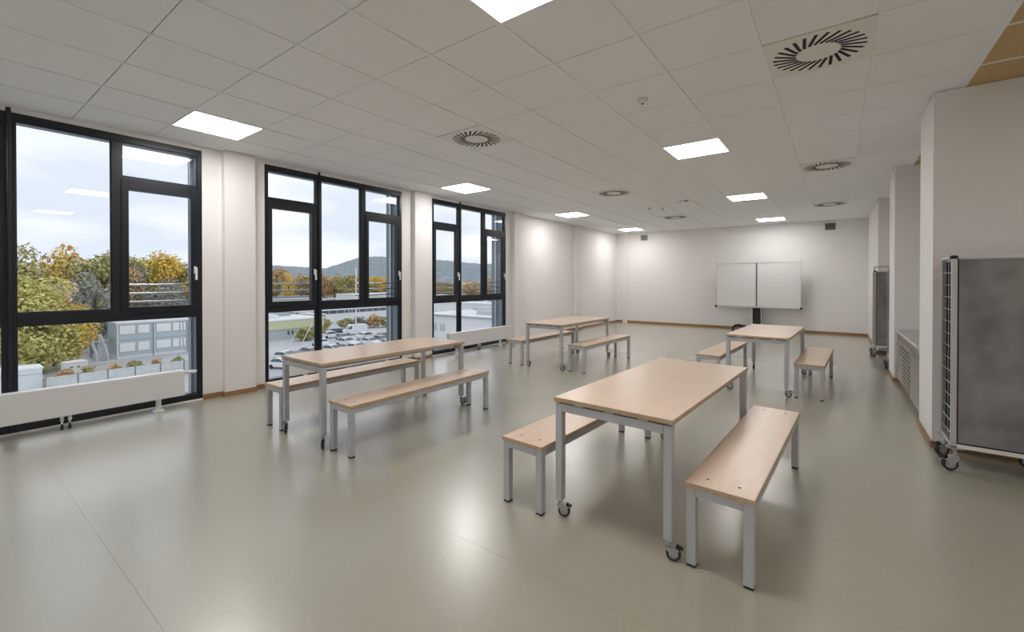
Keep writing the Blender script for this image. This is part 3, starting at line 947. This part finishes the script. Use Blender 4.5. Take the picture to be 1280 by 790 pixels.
# ---------------------------------------------------------------- trees
def foliage_mesh(name, mat, h, r, seed, leaves, size, base=0.22, narrow=1.0):
    rnd = random.Random(seed)
    clumps = []
    for q in range(34):
        for _ in range(50):
            x, y, z = rnd.uniform(-1, 1), rnd.uniform(-1, 1), rnd.uniform(-1, 1)
            dd = x * x + y * y + z * z
            if 0.25 < dd < 1:
                break
        clumps.append((x * r * 0.82 * narrow, y * r * 0.82 * narrow, h * (base + (1 - base) / 2) + z * h * (1 - base) / 2 * 0.88, rnd.uniform(0.27, 0.43) * r))
    vs_, fs = [], []
    for q in range(leaves):
        cx, cy, cz, cr = clumps[q % len(clumps)]
        u = Vector((rnd.gauss(0, 1), rnd.gauss(0, 1), rnd.gauss(0, 1))).normalized()
        p = Vector((cx, cy, cz)) + u * cr * rnd.uniform(0.65, 1.05)
        p.z = max(p.z, 0.3)
        s = size * rnd.uniform(0.6, 1.3)
        nrm = (u + Vector((rnd.uniform(-.7, .7), rnd.uniform(-.7, .7), rnd.uniform(-.2, .9)))).normalized()
        a = nrm.cross(Vector((rnd.uniform(-1, 1), rnd.uniform(-1, 1), rnd.uniform(-1, 1)))).normalized()
        b_ = nrm.cross(a)
        k0 = len(vs_)
        vs_ += [tuple(p - a * s), tuple(p - b_ * s * 0.6 + nrm * s * 0.2), tuple(p + a * s), tuple(p + b_ * s * 0.6 + nrm * s * 0.2)]
        fs.append((k0, k0 + 1, k0 + 2, k0 + 3))
    me = bpy.data.meshes.new(name)
    me.from_pydata(vs_, [], fs)
    me.materials.append(MATS[mat])
    return me


def trunk_mesh(h, r, seed):
    rnd = random.Random(seed)
    m = MB().tube((0, 0, 0), (0, 0, h * 0.45), 0.028 * h, 0.018 * h, 8).tube((0, 0, h * 0.45), (0.02 * h, 0, h * 0.85), 0.018 * h, 0.004 * h, 6)
    for q in range(7):
        a = q * 2.4 + rnd.random()
        z0 = h * rnd.uniform(0.25, 0.6)
        m.tube((0, 0, z0), (math.cos(a) * r * 0.7, math.sin(a) * r * 0.7, z0 + h * rnd.uniform(0.12, 0.3)), 0.010 * h, 0.003 * h, 5)
    return m.mesh('trunk', 'bark')


SHAPE = {}


def tree(loc, h, r, kind, label, seed, group='trees outside the windows', narrow=1.0, leaves=2600, name='autumn_tree', cat='tree', base=0.2, size=None):
    t_ = thing(name, label, cat, (loc[0], loc[1], G), random.Random(seed).uniform(0, 6.28), group)
    key = (kind, seed % 3, round(narrow, 1), leaves, base)
    H0, R0 = 12.0, 4.5
    if key not in SHAPE:
        SHAPE[key] = foliage_mesh('foliage', 'leaf_' + kind, H0, R0, 11 + seed % 3, leaves, size or (0.34 if cat == 'tree' else 0.6), base, narrow)
    if 'trunk' not in SHAPE:
        SHAPE['trunk'] = trunk_mesh(H0, R0, 5)
    for nm, me in (('foliage', SHAPE[key]), ('trunk', SHAPE['trunk'])):
        o = link(nm, me, t_)
        o.scale = (r / R0, r / R0, h / H0 * (0.35 if nm == 'trunk' and cat != 'tree' else 1))
    return t_


NEAR = [((-82.1, 8.9), 12.6, 5.2, 'yellowgreen', 'large yellow-green tree beside the pale fence and white shed', 1, 9000),
        ((-89.1, 4.2), 13.3, 4.8, 'olive', 'olive tree next to the large yellow-green tree', 2, 6000),
        ((-84.4, 11.6), 9.4, 3.2, 'gold', 'golden low tree beside the container building stairs', 3, 6000),
        ((-113.4, 9.6), 18.0, 6.4, 'olive', 'tall olive tree behind the yellow-green tree', 4, 6000),
        ((-116.0, 14.9), 18.0, 5.4, 'gold', 'tall golden tree behind the yellow-green tree', 5, 6000),
        ((-111.3, 19.2), 16.8, 5.4, 'olive', 'tall olive tree behind the grey-green tree', 6, 6000),
        ((-116.4, 23.2), 17.6, 5.6, 'rust', 'brown crowned tree rising behind the grey-green tree', 7, 6000),
        ((-98.1, 16.9), 13.0, 4.0, 'greygreen', 'grey-green tree behind the container building stairs', 8, 6000),
        ((-88.0, 11.0), 12.2, 3.2, 'pink', 'pale pinkish tree leaning into the yellow-green tree', 10, 3000),
        ((-124.2, 28.4), 17.2, 6.0, 'yellowgreen', 'yellow-green tree behind the container building roof', 9, 6000),
        ((-123.0, 33.4), 18.2, 5.6, 'gold', 'golden tree behind the container building roof', 12, 6000),
        ((-121.4, 38.0), 15.8, 5.4, 'olive', 'olive tree at the far end of the container building', 13, 6000),
        ((-110.4, 30.5), 12.0, 5.0, 'greygreen', 'dull grey-green tree just behind the container building', 11, 6000),
        ((-111.0, 35.0), 11.5, 4.0, 'gold', 'low yellow tree just behind the container building', 14, 6000),
        ((-118.4, 24.8), 15.8, 5.0, 'greygreen', 'tall grey-green tree between olive and golden trees', 15, 6000),
        ((-111.6, 3.5), 16.8, 6.0, 'gold', 'tall golden tree at the end of the tree group', 16, 6000),
        ((-128.6, 42.0), 16.0, 5.5, 'olive', 'olive tree behind the green banded shop', 17, 6000)]
for loc, h, r, kd, lab, sd, lv in NEAR:
    tree(loc, h, r, kd, lab, sd, 'autumn trees by the container building', leaves=lv, base=0.04 if loc[0] > -90 else 0.14, size=0.25)

FAR = [(-247.0, 115.7, 18.5, 10, 'rust'), (-261, 117.8, 17.8, 10, 'olive'), (-236.1, 123.8, 15.6, 9, 'rust'), (-235.2, 130.7, 14.8, 8, 'olive'),
       (-225.8, 131.4, 15.6, 8, 'rust'), (-225.8, 137.6, 15.2, 8, 'rust'), (-216.3, 138.4, 14.7, 8, 'olive'), (-216.5, 144.5, 15.7, 8, 'rust'),
       (-216.5, 150.8, 13.5, 8, 'olive'), (-228.2, 166.9, 14.6, 9, 'gold'), (-214.1, 165.0, 14.5, 9, 'gold'), (-216.3, 175.8, 14.5, 9, 'gold'),
       (-219.2, 211, 11.3, 8, 'rust'), (-213.9, 214.9, 10.8, 8, 'olive'), (-208.6, 218.8, 11.3, 8, 'rust'), (-196.5, 215.3, 11.6, 8, 'pink'),
       (-192.3, 218.5, 11.0, 8, 'rust'), (-165.5, 201, 14.3, 7, 'rust'), (-161.7, 205, 13.0, 7, 'gold'), (-222, 158, 12, 9, 'rust'), (-240, 108, 15, 9, 'olive'), (-232, 100, 14, 9, 'rust')]
DESC = {'rust': 'brown autumn tree', 'olive': 'olive green tree', 'gold': 'golden tree', 'pink': 'pale bare-looking tree'}


def far_label(kd, x, y):
    if y < 128:
        return DESC[kd] + ' beside the slim yellow poplar'
    if y < 155:
        return DESC[kd] + ' in the row behind the tall slim mast'
    if y < 190:
        return DESC[kd] + ' below the long hill ridge, behind the office block'
    if x < -200:
        return DESC[kd] + ' at the hill foot beyond the flat roofs'
    if x < -180:
        return DESC[kd] + ' in the middle of the clump beyond the flat roofs'
    return DESC[kd] + ' standing nearer, beyond the flat roofs'


for q, (x, y, h, r, kd) in enumerate(FAR):
    tree((x, y), h, r * 0.82, kd, far_label(kd, x, y), q, 'tree row beyond the halls', leaves=2600)
tree((-226.3, 112.4), 16.5, 4.2, 'gold', 'slim bright yellow poplar in front of the brown tree row', 1, None, narrow=0.7, leaves=2400, base=0.05)

# shrubs
for (x, y, h, r, kd, lab, sd) in [(-85.5, 45.8, 2.6, 2.2, 'olive', 'round olive shrub beside the green banded shop', 1), (-88.8, 50.2, 2.2, 1.6, 'yellowgreen', 'pale shrub at the corner of the green banded shop', 2),
                                  (-99.0, 57.6, 2.8, 1.8, 'olive', 'round shrub before the blank white hall wall', 3)]:
    tree((x, y), h, r, kd, lab, sd, 'shrubs around the car park', leaves=1400, name='shrub', cat='shrub', base=0.05)
for q, (x, y) in enumerate([(-97.5 + 1.3 * i, 62.5 + 3.1 * i) for i in range(8)]):
    tree((x, y), 2.6 + 0.4 * (q % 3), 2.2, ('olive', 'greygreen', 'rust')[q % 3], {0: 'olive hedge bush along the far edge of the car park', 1: 'grey-green hedge bush along the far edge of the car park', 2: 'brown hedge bush along the far edge of the car park'}[q % 3], q, 'hedge along the car park', leaves=1400, name='hedge_bush', cat='shrub', base=0.05)

# ---------------------------------------------------------------- container building
cb = thing('container_building', 'two storey pale blue container building with white shutters', 'building', (-88, 17.7, G))
Lb = 17.6
MB().box(-6, 0, 0, Lb, 0.0, 2.72).obj('lower_storey', 'container_blue', cb, smooth=False)
MB().box(-6, 0, 0, Lb, 2.76, 5.3).obj('upper_storey', 'container_blue', cb, smooth=False)
MB().box(-6.15, 0.15, -0.15, Lb, 5.3, 5.55).obj('roof_fascia', 'container_white', cb, smooth=False)
MB().box(-6.02, 0.03, -0.03, Lb, 0.0, 0.35).obj('base_band', 'container_white', cb, smooth=False)
yy = 0.0
while yy <= Lb:
    MB().box(0.0, 0.05, yy - 0.09, yy + 0.09, 0.35, 5.3).obj('corner_post', 'container_white', cb, smooth=False)
    yy += 4.45
for z0 in (1.05, 3.75):
    for a, b_, kd in ((0.25, 2.05, 0), (2.45, 3.85, 0), (4.75, 6.6, 0), (6.95, 7.75, 0), (7.95, 8.2, 0), (8.4, 8.65, 0), (9.2, 10.9, 1), (11.3, 12.8, 0), (13.7, 15.4, 1), (15.8, 17.2, 0)):
        f = MB().box(0.0, 0.06, a - 0.06, b_ + 0.06, z0 - 0.06, z0 + 1.36).obj('window_surround', 'container_blue', cb, smooth=False)
        MB().box(0.06, 0.085, a, b_, z0, z0 + 1.3).obj('pane' if kd else 'shutter', 'outdoor_glass' if kd else 'shutter_white', f, smooth=False)
for yy in (4.35, 8.9):
    MB().tube((0.12, yy, 0), (0.12, yy, 5.3), 0.05, n=8).obj('downpipe', 'post_grey', cb)
# outside stair on the end wall
st = thing('outdoor_stair', 'pale metal stair with solid sides at the end of the container building', 'stair', (-88, 16.0, G))
for q in range(14):
    MB().box(-0.3 - q * 0.3, 0.0 - q * 0.3, -0.55, 0.55, 0.18 * (q + 1) - 0.04, 0.18 * (q + 1)).obj('step', 'container_white', st, smooth=False)
for s in (-0.65, 0.55):
    MB().prism([(0.2, 0.0), (0.2, 1.0), (-4.2, 3.6), (-5.6, 3.6), (-5.6, 2.5), (-4.2, 2.5), (-0.1, 0.0)], s, s + 0.1, 'Y').obj('stair_side', 'container_white', st, smooth=False)
MB().box(-5.6, -4.2, -0.55, 1.65, 2.42, 2.52).obj('landing', 'container_white', st, smooth=False)
for x in (-5.5, -4.4):
    MB().box(x, x + 0.12, -0.5, -0.38, 0, 2.42).obj('landing_post', 'post_grey', st, smooth=False)

# fence, pale panels between posts
fn = thing('fence', 'pale panel fence with dark posts along the dry grass strip', 'fence', (-66.1, 7.6, G), R(3.0))
for q in range(9):
    MB().box(-0.04, 0.04, q * 2.45 - 0.05, q * 2.45 + 0.05, 0, 2.0).obj('fence_post', 'post_grey', fn, smooth=False)
    if q < 8:
        MB().box(-0.02, 0.02, q * 2.45 + 0.07, q * 2.45 + 2.38, 0.08, 1.85).obj('fence_panel', 'fence_pale', fn, smooth=False)
for q in range(7):
    tree((-69.4 - 0.3 * (q % 2), 9.4 + 2.1 * q), 2.1, 0.85, ('rust', 'olive')[q % 2], ('brown weed clump behind the pale fence', 'olive weed clump behind the pale fence')[q % 2], q, 'weeds behind the fence', leaves=1400, name='weed_clump', cat='shrub', base=0.05)

# white storage box
sh = thing('storage_container', 'white flat-roofed storage box beside the yellow-green tree', 'container', (-67.2, 3.4, G))
MB().box(-2.6, 0, 0, 4.1, 0.05, 2.75).obj('container_shell', 'container_white', sh, smooth=False)
MB().box(-2.7, 0.08, -0.08, 4.18, 2.75, 2.92).obj('container_roof', 'shutter_white', sh, smooth=False)
MB().box(0.0, 0.04, 0.9, 0.98, 0.05, 2.45).obj('container_seam', 'hall_grey', sh, smooth=False)
MB().box(0.0, 0.05, 0.0, 4.1, 2.2, 2.28).obj('container_band', 'hall_grey', sh, smooth=False)

# ---------------------------------------------------------------- cars
def make_car(label, paint, van=False):
    c = thing('van' if van else 'car', label, 'van' if van else 'car', group='vehicles on the car park')
    if van:
        body = [(-2.6, 0.3), (-2.6, 2.0), (-2.45, 2.25), (1.0, 2.25), (1.35, 2.1), (1.95, 1.3), (2.55, 1.05), (2.6, 0.3)]
        glass = [(0.75, 1.35), (0.75, 2.0), (1.05, 2.0), (1.75, 1.35)]
        wsc = [(1.38, 2.06), (1.93, 1.36)]
    else:
        body = [(-2.1, 0.28), (-2.15, 0.75), (-2.0, 0.95), (-1.75, 1.0), (-1.2, 1.40), (-0.6, 1.48), (0.2, 1.46), (1.0, 0.98), (1.9, 0.82), (2.15, 0.6), (2.1, 0.28)]
        glass = [(-1.5, 0.98), (-1.1, 1.34), (-0.5, 1.41), (0.15, 1.39), (0.8, 0.98)]
        wsc = [(0.26, 1.44), (0.98, 1.00)]
    wd = 0.98 if van else 0.86
    MB().prism(body, -wd, wd, 'Y').obj('car_body', paint, c, bevel=0.06, seg=2)
    MB().prism(glass, -wd - 0.006, -wd + 0.01, 'Y').prism(glass, wd - 0.01, wd + 0.006, 'Y').obj('side_window', 'outdoor_glass', c, smooth=False)
    (x0, z0), (x1, z1) = wsc
    MB().quadbox([(x0, -wd + 0.12, z0), (x1, -wd + 0.1, z1), (x1, wd - 0.1, z1), (x0, wd - 0.12, z0), (x0 + 0.03, -wd + 0.12, z0 + 0.02), (x1 + 0.03, -wd + 0.1, z1 + 0.02), (x1 + 0.03, wd - 0.1, z1 + 0.02), (x0 + 0.03, wd - 0.12, z0 + 0.02)]).obj('windscreen', 'outdoor_glass', c, smooth=False)
    if not van:
        MB().quadbox([(-1.72, -wd + 0.1, 1.0), (-1.22, -wd + 0.12, 1.37), (-1.22, wd - 0.12, 1.37), (-1.72, wd - 0.1, 1.0), (-1.75, -wd + 0.1, 1.03), (-1.25, -wd + 0.12, 1.40), (-1.25, wd - 0.12, 1.40), (-1.75, wd - 0.1, 1.03)]).obj('rear_window', 'outdoor_glass', c, smooth=False)
    for x in (-1.35, 1.35):
        for s in (-1, 1):
            MB().lathe([(0, -0.1), (0.3, -0.1), (0.32, 0), (0.3, 0.1), (0, 0.1)], 14, axis='Y', c=(x * (1.2 if van else 1), s * (wd - 0.08), 0.32)).obj('wheel', 'rubber', c)
    for s in (-1, 1):
        MB().box(2.02 if not van else 2.5, 2.16 if not van else 2.62, s * wd * 0.72 - 0.15, s * wd * 0.72 + 0.15, 0.58, 0.72).obj('headlight', 'shutter_white', c, smooth=False)
    return c


def park(src, x, y, deg, label):
    return copy_tree(src, (x, y, G), R(deg), label)


car_w = make_car('white car parked alone by the lamp mast foot', 'car_white')
car_w.location, car_w.rotation_euler = (-72.5, 46.6, G), (0, 0, R(10))
car_s = make_car('silver car parked beside the white van', 'car_silver')
car_s.location, car_s.rotation_euler = (-79.0, 50.0, G), (0, 0, R(-12))
car_o = make_car('orange car at the hedge end of the car park', 'car_orange')
car_o.location, car_o.rotation_euler = (-74.0, 56.4, G), (0, 0, R(80))
car_d = make_car('dark car parked behind the silver cars', 'car_dark')
car_d.location, car_d.rotation_euler = (-88.0, 54.6, G), (0, 0, R(60))
van = make_car('tall white delivery van in front of the hedge', 'car_white', True)
van.location, van.rotation_euler = (-86.0, 57.2, G), (0, 0, R(250))
for src, x, y, d, lab in ((car_w, -69.3, 49.4, 8, 'white car in the row nearest the orange car'), (car_w, -66.4, 40.2, 15, 'white car at the near corner of the car park'),
                          (car_w, -75.6, 43.2, 170, 'white car facing away beside the olive shrub'), (car_s, -70.2, 52.6, 5, 'silver car next to the orange car'),
                          (car_w, -64.8, 43.6, 12, 'white car in the front row of the car park'), (car_w, -84.6, 51.0, 75, 'white car parked in front of the blank white hall wall'),
                          (car_s, -67.5, 36.4, 200, 'silver car beside the leaning poles'), (car_w, -60.6, 29.4, 20, 'white car closest to the building below the window'),
                          (car_w, -66.0, 32.4, 25, 'white car beside the silver car near the fence end'), (car_s, -61.3, 36.6, 18, 'silver car in the near row by the fence end'),
                          (car_w, -77.6, 54.4, 95, 'white car between the van and the orange car'), (car_w, -65.0, 55.8, -5, 'white car at the end of the row by the flat roofs')):
    park(src, x, y, d, lab)
tk = thing('box_trailer', 'small white box trailer with dark openings by the container building stairs', 'trailer', (-75.8, 11.2, G), R(100))
MB().box(-1.0, 1.0, -0.8, 0.8, 0.45, 1.95).obj('trailer_box', 'car_white', tk, bevel=0.05, seg=2)
MB().box(-1.05, 1.05, -0.85, 0.85, 1.95, 2.02).obj('trailer_roof', 'shutter_white', tk, bevel=0.02)
for x, z in ((-0.55, 1.3), (-0.55, 0.85), (0.5, 0.85), (0.1, 1.3)):
    MB().box(x - 0.14, x + 0.14, -0.82, -0.80, z, z + 0.16).obj('trailer_vent', 'outdoor_glass', tk, smooth=False)
for x in (-0.4, 0.4):
    for sg in (-0.85, 0.85):
        MB().lathe([(0, -0.08), (0.28, -0.08), (0.3, 0), (0.28, 0.08), (0, 0.08)], 14, axis='Y', c=(x, sg, 0.3)).obj('wheel', 'rubber', tk)
MB().tube((1.0, 0, 0.45), (1.9, 0, 0.4), 0.05, n=8).obj('tow_bar', 'post_grey', tk)

# masts
def mast(x, y, h, r, label, arm=True):
    m_ = thing('lamp_mast', label, 'mast', (x, y, G))
    MB().tube((0, 0, 0), (0, 0, h), r, r * 0.7, 10).obj('mast_pole', 'mast_white', m_)
    if arm:
        MB().box(-0.9, 0.9, -0.05, 0.05, h * 0.52, h * 0.52 + 0.08).obj('mast_arm', 'mast_white', m_, smooth=False)
    MB().tube((0, 0, 0), (0, 0, 0.35), r * 2.0, r * 1.6, 10).obj('mast_foot', 'post_grey', m_)


mast(-72.1, 48.3, 14.4, 0.13, 'tall slim white mast standing among the parked cars', False)
mast(-104.0, 67.5, 6.0, 0.10, 'short white lamp mast by the hedge of the car park')
ps = thing('leaning_pole', 'two pale poles leaning against each other by the olive shrub', 'pole', (-82.0, 43.2, G))
MB().tube((0, 0, 0), (-0.5, 2.3, 3.6), 0.07, n=8).obj('pole', 'mast_white', ps)
MB().tube((0.3, -2.6, 0), (-0.2, -0.6, 2.8), 0.06, n=8).obj('pole', 'mast_white', ps)

# ---------------------------------------------------------------- halls
sp = thing('shop_building', 'low shop building with a pale green band under a white roof', 'building', (-91.0, 36.0, G))
MB().box(-13, 0, 0, 16.6, 0, 2.0).obj('wall', 'hall_grey', sp, smooth=False)
MB().box(-13, 0.25, -0.2, 16.8, 2.0, 3.75).obj('green_band', 'hall_green', sp, smooth=False)
MB().box(-13.2, 0.4, -0.35, 17.0, 3.75, 4.0).obj('roof', 'hall_white', sp, smooth=False)
for q in range(9):
    f = MB().box(0.0, 0.04, 8.8 + q * 0.85, 9.35 + q * 0.85, 0.7, 1.7).obj('shop_window', 'container_white', sp, smooth=False)
    MB().box(0.04, 0.06, 8.85 + q * 0.85, 9.3 + q * 0.85, 0.75, 1.65).obj('pane', 'outdoor_glass', f, smooth=False)
MB().box(-9, -4, 4, 9, 4.0, 4.7).obj('roof_unit', 'hall_white', sp, smooth=False)
MB().box(-12, -9, 10, 14, 4.0, 4.6).obj('roof_unit', 'roof_edge', sp, smooth=False)

ob = thing('ochre_building', 'small ochre end building beside the green banded shop', 'building', (-101, 56.6, G))
MB().box(-8, 0, 0, 2.6, 0, 3.6).obj('wall', 'hall_ochre', ob, smooth=False)
MB().box(-8.1, 0.15, -0.1, 2.7, 3.6, 3.85).obj('roof', 'hall_white', ob, smooth=False)

h1 = thing('hall_building', 'long white hall with a blue-grey window strip behind the car park', 'building', (-114, 58, G))
MB().box(-12, 0, 0, 34, 0, 2.6).obj('wall', 'hall_white', h1, smooth=False)
MB().box(-12.2, 0.3, -0.2, 34.2, 3.6, 3.9).obj('roof', 'hall_white', h1, smooth=False)
MB().box(-11.9, -0.1, 0.1, 33.9, 2.6, 3.6).obj('upper_wall', 'roof_edge', h1, smooth=False)
for q in range(14):
    MB().box(-0.1, -0.04, 0.5 + q * 2.4, 2.5 + q * 2.4, 2.7, 3.5).obj('window', 'outdoor_glass', h1, smooth=False)

of = thing('office_building', 'white office block with rows of small dark windows', 'building', (-128, 97, G))
MB().box(-30, 0, 0, 24, 0, 6.6).obj('wall', 'hall_white', of, smooth=False)
MB().box(-30.2, 0.2, -0.2, 24.2, 6.6, 6.85).obj('roof', 'hall_white', of, smooth=False)
for z in (0.9, 2.8, 4.7):
    for q in range(11):
        f = MB().box(0.0, 0.05, 0.7 + q * 2.1, 2.2 + q * 2.1, z - 0.05, z + 1.25).obj('window', 'hall_grey', of, smooth=False)
        MB().box(0.05, 0.08, 0.8 + q * 2.1, 2.1 + q * 2.1, z, z + 1.2).obj('pane', 'outdoor_glass', f, smooth=False)

h2 = thing('terrace_building', 'long low white terrace with small dark windows behind the green banded shop', 'building', (-150, 58, G))
MB().box(-12, 0, 0, 30, 0, 5.4).obj('wall', 'hall_white', h2, smooth=False)
MB().box(-12.2, 0.2, -0.2, 30.2, 5.4, 5.7).obj('roof', 'roof_edge', h2, smooth=False)
for q in range(12):
    MB().box(0.0, 0.06, 1.0 + q * 2.45, 2.5 + q * 2.45, 3.4, 4.6).obj('window', 'outdoor_glass', h2, smooth=False)

h3 = thing('distant_hall', 'very long flat white hall in front of the brown tree row', 'building', (-199, 80, G))
MB().box(-6, 0, 0, 120, 0, 2.6).obj('wall', 'hall_white', h3, smooth=False)
MB().box(-6.3, 0.3, -0.3, 120.3, 2.6, 3.0).obj('roof', 'roof_edge', h3, smooth=False)
MB().box(-6.2, 0.2, -0.2, 120.2, 3.0, 3.15).obj('roof_rim', 'hall_white', h3, smooth=False)

# flat roofs seen through the window nearest the whiteboard
r1 = thing('flat_roof_building', 'broad white flat-roofed building with a blue-grey roof edge', 'building', (-71, 63.4, G))
MB().box(0, 20, 0, 30, 0, 4.7).obj('wall', 'hall_white', r1, smooth=False)
MB().box(-0.3, 20.3, -0.3, 30.3, 4.7, 5.0).obj('roof_edge', 'roof_edge', r1, smooth=False)
MB().box(0.0, 20.0, 0.0, 30.0, 5.0, 5.06).obj('roof', 'hall_white', r1, smooth=False)
for a, b_, c_, d_, hh in ((12, 17, 4, 8, 0.8), (2, 6, 14, 20, 0.7), (11, 18, 20, 26, 0.6)):
    MB().box(a, b_, c_, d_, 5.06, 5.06 + hh).obj('roof_unit', 'hall_grey', r1, bevel=0.05)
for q in range(3):
    f = MB().box(0.8 + q * 2.4, 2.2 + q * 2.4, -0.05, 0, 1.6, 3.2).obj('window', 'hall_grey', r1, smooth=False)
    MB().box(0.9 + q * 2.4, 2.1 + q * 2.4, -0.08, -0.05, 1.7, 3.1).obj('pane', 'container_blue', f, smooth=False)
r2 = thing('flat_roof_building', 'farther white flat-roofed building with a row of roof lights', 'building', (-120, 100, G))
MB().box(0, 80, 0, 40, 0, 4.9).obj('wall', 'hall_white', r2, smooth=False)
MB().box(-0.3, 80.3, -0.3, 40.3, 4.9, 5.2).obj('roof_edge', 'hall_white', r2, smooth=False)
for q in range(12):
    MB().box(6 + q * 6, 8.5 + q * 6, 8, 11, 5.2, 5.9).obj('roof_light', 'roof_edge', r2, smooth=False)
r3 = thing('flat_roof_building', 'low grey annex with a white roof in front of the broad flat-roofed building', 'building', (-50.5, 52, G))
MB().box(0, 9, 0, 11, 0, 3.2).obj('wall', 'hall_grey', r3, smooth=False)
MB().box(-0.25, 9.25, -0.25, 11.2, 3.2, 3.5).obj('roof', 'hall_white', r3, smooth=False)
